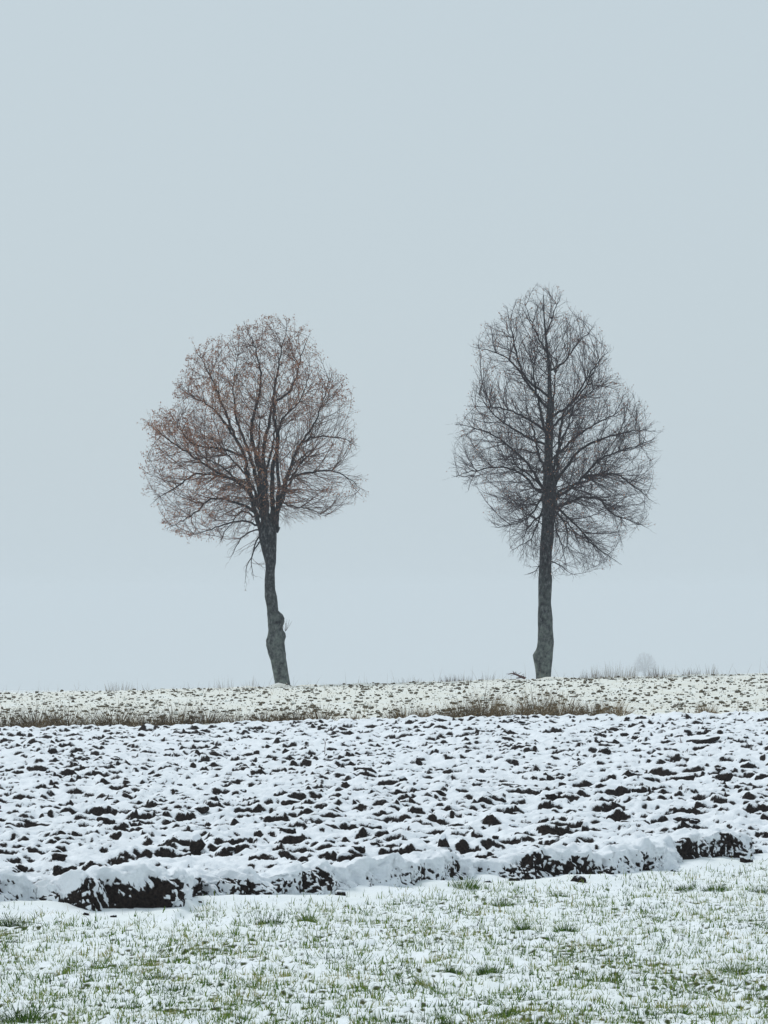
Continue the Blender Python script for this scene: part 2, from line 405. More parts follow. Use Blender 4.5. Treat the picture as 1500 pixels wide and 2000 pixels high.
TRACED = [(200,1442,20,9),(55,1451,18,8),(105,1464,25,15),(400,1439,62,12),(327,1472,16,9),(352,1477,18,10),(490,1472,58,10),(550,1461,16,9),(612,1437,18,9),(647,1464,22,13),(660,1490,30,10),(95,1505,22,12),(525,1530,18,10),(470,1547,30,16),(630,1544,30,9),(720,1509,34,11),(5,1507,20,8),(210,1552,35,12),(350,1550,20,11),
 (1080,1430,22,12),(1335,1415,20,9),(1190,1435,18,8),(1222,1462,28,11),(1262,1462,25,14),(1372,1457,74,14),(1457,1452,20,10),(1180,1477,36,16),(1015,1485,28,11),(982,1491,20,9),(862,1505,26,12),(1177,1507,50,13),(1265,1527,45,11),(1335,1522,58,18),(1415,1525,40,20),(1462,1505,38,17),(1490,1522,30,17),(885,1542,30,18),(995,1540,50,18),(920,1545,26,12),(787,1532,28,14),(1060,1463,20,8),(1245,1552,26,11),
 (35,1612,48,26),(100,1614,65,16),(170,1599,40,10),(292,1592,34,18),(382,1571,55,20),(395,1588,36,15),(452,1569,24,12),(572,1569,50,17),(285,1572,52,14),(682,1566,34,12),(125,1690,50,44),(385,1652,50,34),(295,1629,28,12),(352,1627,24,11),(542,1631,25,12),(540,1697,34,20),(507,1680,24,18),(675,1675,42,26),(735,1617,34,26),(545,1667,34,18),(217,1674,28,12),(42,1695,30,20),(645,1647,30,16),
 (767,1562,40,14),(815,1647,45,20),(867,1657,40,30),(940,1662,26,22),(1050,1599,50,18),(1025,1627,40,30),(1060,1575,30,11),(1242,1571,42,15),(1145,1622,24,34),(1175,1597,34,17),(1340,1610,74,16),(1255,1615,38,14),(1480,1620,32,22),(1495,1642,28,16),(827,1607,80,12),(945,1585,30,12)]
def put_clod(x, d, w, hgt, k, rz=None):
    o = link('clod', CLODS[k % len(CLODS)], plough)
    z = float(pl.z_at(x, d))
    o.location = (x, d, z + 0.12 * hgt)
    o.scale = (w * 0.56, w * random.uniform(0.45, 0.6), hgt * 0.62)
    o.rotation_euler = (random.uniform(-.12, .12), random.uniform(-.15, .15), rz if rz is not None else random.uniform(-0.5, 0.5))
    return o
nclod = 0
for (x, y, w, hh) in TRACED:
    gx_, gd = px_ground(x, y + hh * 0.4)
    if gd > 88: gd = 88.0; gx_ = (x - 750) * gd / F_PX
    put_clod(gx_, gd, w * 0.9 * gd / F_PX, hh * 1.15 * gd / F_PX, nclod); nclod += 1
while nclod < 250:
    d = float(spaced(36.0, 88.0, 2, 1.0)[0]); u = random.random()
    d = 1.0 / (1 / 36.5 + u * (1 / 88.0 - 1 / 36.5))
    x = random.uniform(-1, 1) * 0.096 * d
    if d < foot_d(x) + 1.0: continue
    w = random.uniform(0.07, 0.20) * (0.8 + 0.004 * d); put_clod(x, d, w, w * random.uniform(0.32, 0.6), nclod); nclod += 1
# crumbled lumps at the foot of the slice
for x, y, w, hh in [(395,1752,22,16),(432,1757,16,10),(655,1760,18,10),(955,1728,18,12),(1130,1728,34,20),(1200,1722,22,14),(1455,1690,30,20),(20,1768,26,18)]:
    gx_, gd = px_ground(x, y + 6); o = put_clod(gx_, gd, w * gd / F_PX, hh * 1.3 * gd / F_PX, nclod); o.location.z = 0.02 + 0.3 * hh * gd / F_PX; nclod += 1

bank_r = np.random.default_rng(77)
for k in range(44):
    x = bank_r.uniform(-20, 1500); y = np.interp(x, [p[0] for p in FOOT], [p[1] for p in FOOT]) + bank_r.uniform(-4, 12)
    gx_, gd = px_ground(x, y); w = bank_r.uniform(9, 26) * gd / F_PX
    o = put_clod(gx_, gd, w, w * bank_r.uniform(0.4, 0.75), k); o.location.z = bank_r.uniform(0.0, 0.05) + 0.04 * (y < 1700)

# small clods on the harrowed field, too many and too small to pick apart
v1, f1 = ico(1)
NS = 16000
sdist = spaced(91.5, 149.0, 2000, 1.0)[rng.integers(0, 2000, NS)]; sx_ = rng.uniform(-1, 1, NS) * (0.1 * sdist + 3.0)
keep = rng.random(NS) < 0.5 + 0.7 * gn2(sx_ * 1.1, sdist * 0.25, 181) + 0.35 * gn2(sx_ * 4, sdist * 0.8, 182); sx_, sdist = sx_[keep], sdist[keep]; NS = len(sx_)
sz_ = st.z_at(sx_, sdist); ss = 0.014 + 0.048 * rng.random(NS) ** 3.5
vv = v1[None] * (1 + 0.35 * rng.normal(size=(NS, len(v1), 1)).clip(-1, 1)) * ss[:, None, None] * np.array([1.1, 1.0, 0.9])
vv = vv + np.stack([sx_, sdist, sz_ + ss * 0.25], -1)[:, None, :]
ff = f1[None] + (np.arange(NS) * len(v1))[:, None, None]
sn = sstep(0.55, 0.9, np.repeat(v1[None, :, 2], NS, 0) + rng.normal(size=(NS, 1)) * 0.25)
link('small_clods', mesh_np('small_clods', vv, ff.reshape(-1, 3), M_stub, False, {'snow': sn}), harrow, kind='stuff')

# ------------------------------------------------------------------ blades of grass
def blades(bx, by, bz, length, lean, az, width, tone, segs=2, droop=0.6):
    """flat tapering blades as arrays; returns verts, faces, tone"""
    n = len(bx); ts = np.linspace(0, 1, segs + 1)
    dirx, diry = np.cos(az), np.sin(az)
    vs = []
    for t in ts:
        ang = lean * (1 + droop * t)
        hx = length * t * np.sin(ang); hz = length * t * np.cos(ang)
        w = width * (1 - 0.85 * t)
        px_, py_ = bx + dirx * hx, by + diry * hx
        wx, wy = -np.sin(az + 0.9), np.cos(az + 0.9)
        vs.append(np.stack([px_ - wx * w / 2, py_ - wy * w / 2, bz + hz], -1))
        vs.append(np.stack([px_ + wx * w / 2, py_ + wy * w / 2, bz + hz], -1))
    V = np.stack(vs, 1); m = 2 * (segs + 1)
    f = np.array([[2 * k, 2 * k + 1, 2 * k + 3, 2 * k + 2] for k in range(segs)])
    Fs = f[None] + (np.arange(n) * m)[:, None, None]
    return V.reshape(-1, 3), Fs.reshape(-1, 4), np.repeat(tone, m)

# scattered meadow grass
NG = 215000
gd = 1 / rng.uniform(1 / 40.5, 1 / 23.0, NG * 4); gx = rng.uniform(-1, 1, NG * 4) * (0.107 * gd + 2.6)
dens = 0.42 + 0.35 * fbm2(gx * 0.8, gd * 0.35, 87, 2) + 0.35 * gn2(gx * 3.2, gd * 1.2, 131) + 0.9 * gn2(gx * 10, gd * 4, 132)
dens = dens * sstep(0.1, 1.35, foot_d(gx) - gd)
keep = rng.random(len(gd)) < dens * 0.8; gx = gx[keep][:NG]; gd = gd[keep][:NG]; n = len(gx)
hue = np.clip(0.45 + 0.46 * fbm2(gx * 1.7, gd * 1.1, 133, 2) + rng.normal(size=n) * 0.17, 0, 1)
V, Fc, T = blades(gx, gd, md.z_at(gx, gd) - 0.012, 0.016 + 0.062 * rng.random(n) ** 2.2, np.abs(rng.normal(size=n)) * 0.68, rng.uniform(0, 6.283, n), 0.005 + 0.007 * rng.random(n), hue, 1)
link('meadow_grass', mesh_np('meadow_grass', V, Fc, M_grass, True, {'tone': T}), meadow, kind='stuff')

def tuft_mesh(name, n, rad, hgt, lean, tone, tsd, mat, seed, width=0.006, segs=3, droop=0.8, aspect=1.0):
    r = np.random.default_rng(seed)
    a = r.uniform(0, 6.283, n); rr = np.sqrt(r.random(n)) * rad
    bx, by = np.cos(a) * rr, np.sin(a) * rr * aspect
    az = np.arctan2(by, bx) + r.normal(size=n) * 0.9
    ln = lean * (0.25 + rr / rad) * (0.5 + r.random(n))
    L = hgt * (0.35 + 0.65 * r.random(n)) * (1 - 0.45 * (rr / rad) ** 2)
    V, Fc, T = blades(bx, by, np.full(n, -0.02), L, ln, az, width * (0.6 + 0.8 * r.random(n)), np.clip(tone + r.normal(size=n) * tsd, 0, 1), segs, droop)
    return mesh_np(name, V, Fc, mat, True, {'tone': T})

TUFTS = [  # photo x, y of the base, width px, height px, tone, label
 (22,1812,50,32,.22,'dark green grass tuft at left edge below the black soil bank'),
 (530,1806,62,22,.25,'flat dark green grass tuft on snow right of the big soil block'),
 (600,1806,34,32,.55,'brownish green upright grass tuft beside the flat dark one'),
 (300,1892,34,20,.80,'tan grass tuft in the left part of the meadow'),
 (312,1916,60,22,.25,'dark green grass tuft just below the tan tuft'),
 (908,1743,54,34,.45,'green grass tuft growing at the foot of the soil bank'),
 (978,1772,40,30,.38,'green tuft on clean snow right below the bank foot tuft'),
 (1092,1756,36,18,.30,'small dark tuft on snow under the middle of the bank'),
 (1398,1744,54,22,.30,'wide dark grass tuft on snow below right end of the bank'),
 (1338,1744,38,18,.30,'narrow dark tuft left of the wide one at right'),
 (1484,1748,46,24,.30,'dark grass tuft cut by the right edge on snow'),
 (1022,1822,28,30,.36,'bright green tuft in mid meadow right of centre'),
 (1102,1824,44,26,.36,'low green tuft right of the bright green one in mid meadow'),
 (955,1910,46,34,.34,'spiky green grass tuft low in the meadow right of centre'),
 (884,1906,40,22,.22,'dark leafy tuft left of the spiky green one'),
 (1437,1904,50,40,.50,'yellow green grass tuft near the right edge low in the meadow'),
 (1172,1922,70,24,.58,'wide olive grass tuft in the lower right meadow'),
 (818,1928,48,22,.72,'ochre and green grass tuft near bottom centre'),
 (45,1998,80,52,.30,'big dark green grass tuft in the bottom left corner'),
 (990,1990,54,34,.42,'green grass tuft at bottom edge right of centre'),
 (1322,1986,64,26,.50,'olive grass tuft at bottom edge far right')]
for k, (x, y, w, hh, tone, lab) in enumerate(TUFTS):
    gx_, gd_ = px_ground(x, y)
    sc = gd_ / F_PX
    me = tuft_mesh('grass_tuft', 230, w * sc * 0.5, hh * sc * 1.2, 0.45, tone - 0.10, 0.14, M_grass, 400 + k, 0.006)
    o = link('grass_tuft', me, None, lab, 'grass tuft', 'grass tufts poking through the snow')
    o.location = (gx_, gd_, float(md.z_at(gx_, gd_)))
# tawny grass on the left shoulder of the big block
gx_, gd_ = px_ground(182, 1780)
o = link('grass_tuft', tuft_mesh('grass_tuft', 170, 0.09, 0.26, 0.3, 0.78, 0.12, M_grass, 480, 0.005), None, 'tawny dry grass hanging on left side of the big soil block', 'grass tuft', 'grass tufts poking through the snow')
o.location = (gx_, gd_ - 0.05, 0.05)

# ------------------------------------------------------------------ dry grass between the two fields
DRY = [  # photo x, base y, width px, height px, tone, label
 (15,1420,75,38,.36,'dark dry grass clump at the left edge between the fields'),
 (75,1420,80,46,.45,'second dry grass clump from the left edge, straw topped'),
 (130,1419,70,44,.46,'third dry grass clump from the left edge'),
 (188,1418,56,30,.32,'low dark dry grass clump, fourth from the left edge'),
 (232,1417,70,44,.50,'tall pale dry grass clump, fifth from the left edge'),
 (290,1417,66,34,.36,'sixth dry grass clump from the left edge, low and dark'),
 (345,1416,66,42,.40,'seventh dry grass clump from the left edge'),
 (402,1415,64,34,.38,'eighth dry grass clump from the left edge'),
 (465,1414,60,26,.44,'pale short dry grass clump under the left tree, left side'),
 (520,1413,62,28,.40,'short dry grass clump straight below the left tree trunk'),
 (572,1412,56,26,.34,'low dark dry grass clump just right of the left tree'),
 (625,1411,44,34,.50,'rusty dry grass clump closing the left row'),
 (692,1410,40,16,.56,'lone short dry grass clump in the gap between the two rows'),
 (795,1408,74,32,.38,'first low dry grass clump of the right row'),
 (850,1407,72,28,.36,'second low dry grass clump of the right row'),
 (905,1406,70,44,.44,'olive dry grass clump left of the tallest one'),
 (945,1406,64,62,.52,'tallest dry grass clump of the right row with leaning stems'),
 (1000,1405,64,42,.50,'straw coloured clump right of the tallest one'),
 (1050,1404,66,58,.58,'tall straw coloured clump below the right tree'),
 (1100,1403,70,48,.52,'wide brown dry grass clump right of the right tree'),
 (1150,1402,64,36,.42,'brown dry grass clump second from the right end of the row'),
 (1196,1400,58,38,.62,'pale feathery dry grass clump at the right end of the row'),
 (1378,1393,36,26,.66,'lone tan dry grass clump at far right on the field edge')]
for k, (x, y, w, hh, tone, lab) in enumerate(DRY):
    d = 91.0 + 0.5 * math.sin(k * 2.1); X0 = (x - 750) * d / F_PX; sc = d / F_PX
    n = int(300 * w / 60)
    root = bpy.data.objects.new('dry_grass_clump', None); col.objects.link(root)
    root['label'] = lab; root['category'] = 'dry grass'; root['group'] = 'dry grass clumps between the fields'
    root.location = (X0, d, float(st.z_at(X0, d)) - 0.02); root.empty_display_size = 0.2
    link('blades', tuft_mesh('blades', n, w * sc * 0.62, hh * sc * (1.6 if x < 640 else 1.35), 0.46, tone - (0.10 if x < 640 else 0.04), 0.2, M_dry, 500 + k, 0.013, 3, 0.7, 0.55), root)
    if w > 42: link('seed_stems', tuft_mesh('seed_stems', int(n * 0.10), w * sc * 0.5, hh * sc * (1.4 if x < 740 else 1.75), 0.28, tone + 0.22, 0.12, M_dry, 700 + k, 0.008, 3, 0.6, 0.5), root)

# sparse stems along the field edge and stubble
n = 1000
xx = rng.uniform(-1, 1, n) * 9.2; dd = 91.0 + rng.normal(size=n) * 0.7
keep = (rng.random(n) < (0.25 + 0.75 * (xx < 5.2)) * np.where((xx > -1.25) & (xx < 0.2), 0.12, 1.0)); xx, dd = xx[keep], np.clip(dd[keep], 90, None); n = len(xx)
V, Fc, T = blades(xx, dd, st.z_at(xx, dd) - 0.02, 0.05 + 0.30 * rng.random(n) ** 2.2, np.abs(rng.normal(size=n)) * 0.5, rng.uniform(0, 6.28, n), 0.008 + 0.004 * rng.random(n), np.clip(0.6 + 0.25 * rng.normal(size=n), 0, 1))
link('edge_stubble', mesh_np('edge_stubble', V, Fc, M_dry, True, {'tone': T}), harrow, kind='stuff')
n = 3600
dd = spaced(92, 148, 2000, 1.0)[rng.integers(0, 2000, n)]; xx = rng.uniform(-1, 1, n) * 0.1 * dd
V, Fc, T = blades(xx, dd, st.z_at(xx, dd) - 0.01, 0.04 + 0.10 * rng.random(n) ** 2, np.abs(rng.normal(size=n)) * 0.6, rng.uniform(0, 6.28, n), 0.010 + 0.008 * rng.random(n), np.clip(0.75 + 0.2 * rng.normal(size=n), 0, 1))
link('field_stubble', mesh_np('field_stubble', V, Fc, M_dry, True, {'tone': T}), harrow, kind='stuff')

# weeds along the crest
n = 900
xx = rng.uniform(-14, 14, n); dens = 0.30 + 0.5 * gn2(xx * 0.8, xx * 0, 171)
keep = rng.random(n) < dens; xx = xx[keep]; n = len(xx); dd = 148.5 + rng.normal(size=n) * 0.8
V, Fc, T = blades(xx, dd, base_z(xx, dd), 0.15 + 0.5 * rng.random(n) ** 2, np.abs(rng.normal(size=n)) * 0.3, rng.uniform(0, 6.28, n), 0.007 + 0.005 * rng.random(n), np.clip(0.6 + 0.2 * rng.normal(size=n), 0, 1), 3)
link('crest_weeds', mesh_np('crest_weeds', V, Fc, M_weed, True, {'tone': T}), harrow, kind='stuff')
WEEDS = [  # photo x, width px, height px, blades, tone, label
 (232,48,30,80,.55,'tan weed tuft on the skyline at far left'),
 (440,40,26,40,.55,'thin weed tuft on the skyline left of the left tree'),
 (490,30,26,26,.60,'sparse stems on the skyline just left of the left trunk'),
 (800,50,18,40,.45,'low faint weeds on the skyline midway between the trees'),
 (890,60,16,110,.25,'low brown weed mat on the skyline left of the right tree'),
 (955,36,24,36,.50,'thin weed tuft on the skyline near the reddish arched stem'),
 (1155,46,20,90,.35,'short brown weeds right of the right trunk'),
 (1200,90,34,190,.75,'tall pale reed grass on the skyline right of the right tree'),
 (1290,56,24,170,.25,'dark low weed mat on the skyline at the foot of the hazy tree'),
 (1350,36,16,80,.45,'short thin weeds on the skyline right of the hazy tree'),
 (1387,24,26,50,.55,'small upright weed tuft on the skyline at far right')]
for k, (x, w, hh, nb, tone, lab) in enumerate(WEEDS):
    d = 147.6; X0 = (x - 750) * d / F_PX; sc = d / F_PX
    o = link('weed_tuft', tuft_mesh('weed_tuft', nb, w * sc * 0.55, hh * sc * 1.15 + 0.05, 0.16, tone + 0.06, 0.16, M_weed, 645 + k, 0.012, 3, 0.5, 0.6), None, lab, 'weeds', 'weeds on the skyline')
    o.location = (X0, d, float(st.z_at(X0, d)) - 0.02)

# ------------------------------------------------------------------ tubes
def tubes(P0, P1, R0, R1, sides):
    P0, P1 = np.asarray(P0), np.asarray(P1); n = len(P0)
    ax = P1 - P0; ax = ax / np.maximum(np.linalg.norm(ax, axis=1, keepdims=True), 1e-6)
    ref = np.where(np.abs(ax[:, 2:3]) < 0.9, np.array([[0, 0, 1.0]]), np.array([[1.0, 0, 0]]))
    u = np.cross(ax, ref); u /= np.linalg.norm(u, axis=1, keepdims=True); w = np.cross(ax, u)
    a = np.arange(sides) * 2 * math.pi / sides
    ring = u[:, None, :] * np.cos(a)[None, :, None] + w[:, None, :] * np.sin(a)[None, :, None]
    V = np.concatenate([P0[:, None] + ring * np.asarray(R0)[:, None, None], P1[:, None] + ring * np.asarray(R1)[:, None, None]], 1)
    k = np.arange(sides); k2 = (k + 1) % sides
    f = np.stack([k, k2, k2 + sides, k + sides], -1)
    Fs = f[None] + (np.arange(n) * 2 * sides)[:, None, None]
    return V.reshape(-1, 3), Fs.reshape(-1, 4)

def sweep(P, Rr, sides, seed=0, rough=0.0):
    """one continuous tube along a polyline, closed by a point"""
    P = np.asarray(P); n = len(P)
    T = np.gradient(P, axis=0); T /= np.linalg.norm(T, axis=1, keepdims=True)
    ref = np.array([0.15, 1.0, 0.1]); ref = ref / np.linalg.norm(ref)
    u = np.cross(T, ref); u /= np.linalg.norm(u, axis=1, keepdims=True); w = np.cross(T, u)
    a = np.arange(sides) * 2 * math.pi / sides
    rad = np.asarray(Rr)[:, None] * np.ones(sides)[None]
    if rough: rad = rad * (1 + rough * gn2(np.cos(a)[None] * 1.5 + np.arange(n)[:, None] * 0.5, np.sin(a)[None] * 1.5 + seed, seed))
    V = P[:, None] + (u[:, None] * np.cos(a)[None, :, None] + w[:, None] * np.sin(a)[None, :, None]) * rad[..., None]
    i = np.arange(n * sides).reshape(n, sides); j = np.roll(i, -1, 1)
    Fs = np.stack([i[:-1], j[:-1], j[1:], i[1:]], -1).reshape(-1, 4)
    return V.reshape(-1, 3), Fs

def resample(P, step):
    P = np.asarray(P, float)
    # Catmull-Rom through the points, then even spacing
    Q = np.vstack([2 * P[0] - P[1], P, 2 * P[-1] - P[-2]]); out = []
    for k in range(1, len(Q) - 2):
        t = np.linspace(0, 1, 12, endpoint=False)[:, None]
        p0, p1, p2, p3 = Q[k - 1], Q[k], Q[k + 1], Q[k + 2]
        out.append(0.5 * (2 * p1 + (p2 - p0) * t + (2 * p0 - 5 * p1 + 4 * p2 - p3) * t ** 2 + (3 * p1 - p0 - 3 * p2 + p3) * t ** 3))
    C = np.vstack(out + [P[-1:]])
    s = np.concatenate([[0], np.cumsum(np.linalg.norm(np.diff(C, axis=0), axis=1))])
    m = max(2, int(round(s[-1] / step)) + 1); q = np.linspace(0, s[-1], m)
    return np.stack([np.interp(q, s, C[:, i]) for i in range(3)], -1)

# ------------------------------------------------------------------ trees
def build_tree(name, label, TD, trunk_px, limbs_px, sil_px, lean_d, seed, natt, twig_mat, nleaf, leaf_fn, up_fn, leaf_label, heart, axis_limbs, thick, sp3, sp4, core, fill):
    r = np.random.default_rng(seed)
    foot = max(trunk_px, key=lambda t: t[2])
    base = px_at(foot[0] * .5 + foot[1] * .5, foot[2], TD)
    def P(x, y, dep=0.0):
        q = px_at(x, y, TD); q[1] += dep; return q - base
    sc = TD / F_PX
    # trunk: rings from the outline
    tp = np.array(sorted(trunk_px, key=lambda t: -t[2]), float)          # from foot upwards
    yy = np.linspace(tp[0, 2], tp[-1, 2], 150)
    lx = np.interp(-yy, -tp[:, 2], tp[:, 0]); rx = np.interp(-yy, -tp[:, 2], tp[:, 1])
    wd = (rx - lx) * 0.5 * sc
    wy = np.minimum(wd, np.convolve(np.pad(wd, 12, mode='edge'), np.ones(25) / 25, 'valid'))
    C = np.array([P((a + b) / 2, y) for a, b, y in zip(lx, rx, yy)])
    NSD = 28; a = np.arange(NSD) * 2 * math.pi / NSD
    hgt = C[:, 2]
    nz = 1 + 0.06 * gn2(a[None] * 5 + 0 * hgt[:, None], hgt[:, None] * 7, seed + 8) + 0.09 * gn2(np.cos(a)[None] * 1.3 + 5, hgt[:, None] * 1.2 + np.sin(a)[None] * 1.3, seed) + 0.05 * gn2(a[None] * 3.0 + 0 * hgt[:, None], hgt[:, None] * 3.5, seed + 3)
    nz = np.where(np.abs(np.cos(a))[None] > 0.85, 1 + (nz - 1) * 0.35, nz)
    V = np.stack([C[:, 0:1] + wd[:, None] * np.cos(a)[None] * nz, C[:, 1:2] + wy[:, None] * np.sin(a)[None] * nz, np.repeat(hgt[:, None], NSD, 1) + 0.03 * np.sin(3 * a)[None]], -1)
    i = np.arange(len(yy) * NSD).reshape(len(yy), NSD); j = np.roll(i, -1, 1)
    Fs = np.stack([i[:-1], j[:-1], j[1:], i[1:]], -1).reshape(-1, 4)
    root = bpy.data.objects.new(name, None); col.objects.link(root)
    root.location = base; root['label'] = label; root['category'] = 'tree'; root['group'] = 'pair of bare trees on the crest'
    link('trunk', mesh_np('trunk', V.reshape(-1, 3), Fs, M_bark), root)
    # skeleton: trunk axis and traced limbs
    step = 0.16
    nodes, par, lid = [], [], []
    ax = resample(C[::6], step)
    ax = ax[ax[:, 2] > 2.0]
    for k, p in enumerate(ax): nodes.append(p); par.append(k - 1); lid.append(-1)
    chains = []
    for li, (pts, dep) in enumerate(limbs_px):
        m = len(pts); q = []
        for k, (x, y) in enumerate(pts):
            t = k / (m - 1); q.append(P(x, y, dep * (t ** 1.1)))
        q = np.array(q)
        N = np.array(nodes)
        dist = np.linalg.norm((N - q[0]) * np.array([1, 0.6, 1]), axis=1); p0 = int(np.argmin(dist))
        q[:, 1] += N[p0, 1]
        q = np.vstack([N[p0], q]) if dist[p0] > 0.08 else np.vstack([N[p0], q[1:]])
        c = resample(q, step)
        c[1:] += (r.normal(size=(len(c) - 1, 3)) * 0.018)
        idx = [p0]; last = p0
        for p in c[1:]:
            nodes.append(p); par.append(last); lid.append(li); last = len(nodes) - 1; idx.append(last)
        chains.append(idx)
    # crown envelope
    sp = np.array([[P(0, y)[2], P(l, y)[0], P(rr, y)[0]] for y, l, rr in sil_px])[::-1]
    def inside(p, k):
        xl = np.interp(p[..., 2], sp[:, 0], sp[:, 1]); xr = np.interp(p[..., 2], sp[:, 0], sp[:, 2])
        cx = (xl + xr) / 2; hw = (xr - xl) / 2
        ok = (p[..., 2] > sp[0, 0]) & (p[..., 2] < sp[-1, 0] + 0.05)
        return ok & (((p[..., 0] - cx) / hw) ** 2 + (p[..., 1] / (0.95 * hw)) ** 2 < k ** 2)
    C0 = P(*heart)
    def unit(v): return v / np.maximum(np.linalg.norm(v, axis=-1, keepdims=True), 1e-6)
    def grow(start, d0, length, step, out_w, wob, k_env):
        """branches grown side by side; returns points, tangents, which points are real"""
        nb = len(start); K = int(np.ceil(length.max() / step))
        Pn = np.zeros((nb, K + 1, 3)); Tn = np.zeros((nb, K + 1, 3)); ok = np.zeros((nb, K + 1), bool)
        p, d = start.copy(), unit(d0); live = np.ones(nb, bool)
        Pn[:, 0] = p; Tn[:, 0] = d; ok[:, 0] = True
        for j in range(1, K + 1):
            d = unit(d + step * (out_w * unit(p - C0) + up_fn(p)) + wob * r.normal(size=d.shape))
            p = p + d * step
            live = live & (j * step <= length + 0.5 * step) & (inside(p, k_env) | (j == 1))
            Pn[:, j] = p; Tn[:, j] = d; ok[:, j] = live
        return Pn, Tn, ok
    def spawn(Pn, Tn, ok, step, spacing, first, ang, jit):
        """side shoots left and right along branches"""
        nb, K = ok.shape; cnt = ok.sum(1)
        nrm = unit(np.cross(unit(Tn[:, 0]), r.normal(size=(nb, 3))))
        J = np.arange(K)[None].repeat(nb, 0)
        m_ = ok & (J >= first * cnt[:, None]) & (r.random((nb, K)) < step / spacing) & (J > 0)
        bi_, ji = np.where(m_)
        t_ = Tn[bi_, ji]; side = unit(np.cross(t_, nrm[bi_] + 0.45 * r.normal(size=t_.shape)))
        side = side * np.where(r.random(len(bi_)) < 0.5, 1, -1)[:, None]
        an = np.clip(ang + jit * r.normal(size=len(bi_)), 0.25, 1.4)[:, None]
        d_ = t_ * np.cos(an) + side * np.sin(an)
        st_ = Pn[bi_, ji] + t_ * step * r.uniform(-0.5, 0.5, len(bi_))[:, None]
        rest = (cnt[bi_] - ji) * step
        return st_, d_, rest, bi_, ji
    segs = {3: [], 4: [], 6: []}
    def emit(Pn, ok, R0, R1, power=0.9):
        nb, K = ok.shape; cnt = np.maximum(ok.sum(1) - 1, 1)
        fr = np.clip(np.arange(K)[None] / cnt[:, None], 0, 1)
        rd = R1[:, None] + (R0 - R1)[:, None] * (1 - fr) ** power
        bi_, ji = np.where(ok[:, 1:])
        a0, a1, r0, r1 = Pn[bi_, ji], Pn[bi_, ji + 1], rd[bi_, ji], rd[bi_, ji + 1]
        for sides, sel in ((6, r0 > 0.028), (4, (r0 <= 0.028) & (r0 > 0.013)), (3, r0 <= 0.013)):
            if sel.any(): segs[sides].append((a0[sel], a1[sel], r0[sel], r1[sel]))
        return rd
    # level 1: traced limbs, each a part of its own
    NA = np.array(nodes); mx = max(len(c) for c in chains)
    P1 = np.zeros((len(chains), mx, 3)); ok1 = np.zeros((len(chains), mx), bool); T1 = np.zeros_like(P1); rl = []
    for li, idx in enumerate(chains):
        Pn = NA[idx]; m = len(idx); Ln = (m - 1) * step
        P1[li, :m] = Pn; ok1[li, :m] = True; T1[li, :m] = unit(np.gradient(Pn, axis=0))
        r0 = thick * (0.012 + 0.0125 * Ln)
        rr = 0.007 + (r0 - 0.007) * (1 - np.linspace(0, 1, m)) ** 0.85
        rl.append(r0)
        rr[0] *= 1.25
        V, Fs = sweep(Pn, rr, 8, seed + li, 0.18)
        link('limb', mesh_np('limb', V, Fs, M_limb), root)
    # minor limbs off the axis where the trunk runs on through the crown
    starts, dirs_, lens = [], [], []
    zt = ax[:, 2]
    zz = sp[0, 0] + 1.6
    k = 0
    while zz < min(zt[-1], sp[-1, 0]) - 0.15 and axis_limbs:
        p = np.array([np.interp(zz, zt, ax[:, q_]) for q_ in range(3)])
        az = k * 2.4 + r.uniform(-.4, .4); el = 0.62 + 0.25 * r.random()
        top = (zz - sp[0, 0]) / (sp[-1, 0] - sp[0, 0]); el = el + 0.25 * (1 - top)
        starts.append(p); dirs_.append((math.cos(az) * math.sin(el), math.sin(az) * math.sin(el), math.cos(el))); lens.append(r.uniform(2.2, 4.2) * (1.1 - 0.45 * top))
        zz += 0.16; k += 1
    allP, allT, allok, allrest = [], [], [], []
    S2 = spawn(P1, T1, ok1, step, 0.20, 0.14, 0.72, 0.16)
    lim = np.minimum
    l2 = lim(0.50 * S2[2] * r.uniform(0.6, 1.15, len(S2[2])) + 0.5, 2.8)
    st2, d2 = S2[0], S2[1]
    if starts:
        st2 = np.vstack([st2, np.array(starts)]); d2 = np.vstack([d2, np.array(dirs_)]); l2 = np.concatenate([l2, np.array(lens)])
    # limb ends run on
    st2 = np.vstack([st2, [P1[i_, ok1[i_].sum() - 1] for i_ in range(len(chains))]]); d2 = np.vstack([d2, [T1[i_, ok1[i_].sum() - 1] for i_ in range(len(chains))]]); l2 = np.concatenate([l2, np.full(len(chains), 0.9)])
    def depth_in(p):
        xl = np.interp(p[:, 2], sp[:, 0], sp[:, 1]); xr = np.interp(p[:, 2], sp[:, 0], sp[:, 2]); hw = (xr - xl) / 2
        return np.sqrt(((p[:, 0] - (xl + xr) / 2) / hw) ** 2 + (p[:, 1] / hw) ** 2)
    keep = r.random(len(st2)) < core + (1 - core) * sstep(0.25, 0.75, depth_in(st2)); keep[-len(chains):] = True
    st2, d2, l2 = st2[keep], d2[keep], l2[keep]
    P2, T2, ok2 = grow(st2, d2, l2, 0.15, 0.14, 0.024, r.uniform(0.96, 1.04, len(st2)))
    # branches that fill the thin places of the crown
    have = np.vstack([P2[ok2], P1[ok1]]); limbpts = P1[ok1]; limbdir = T1[ok1]
    fs = []; used = np.zeros(len(limbpts))
    zc = r.uniform(sp[0, 0], sp[-1, 0], 9000); th = r.uniform(0, 6.283, 9000); rq = r.random(9000) ** 0.4
    xl = np.interp(zc, sp[:, 0], sp[:, 1]); xr = np.interp(zc, sp[:, 0], sp[:, 2]); hw = (xr - xl) / 2 * 0.98
    cand = np.stack([(xl + xr) / 2 + hw * rq * np.cos(th), 0.92 * hw * rq * np.sin(th), zc], -1)
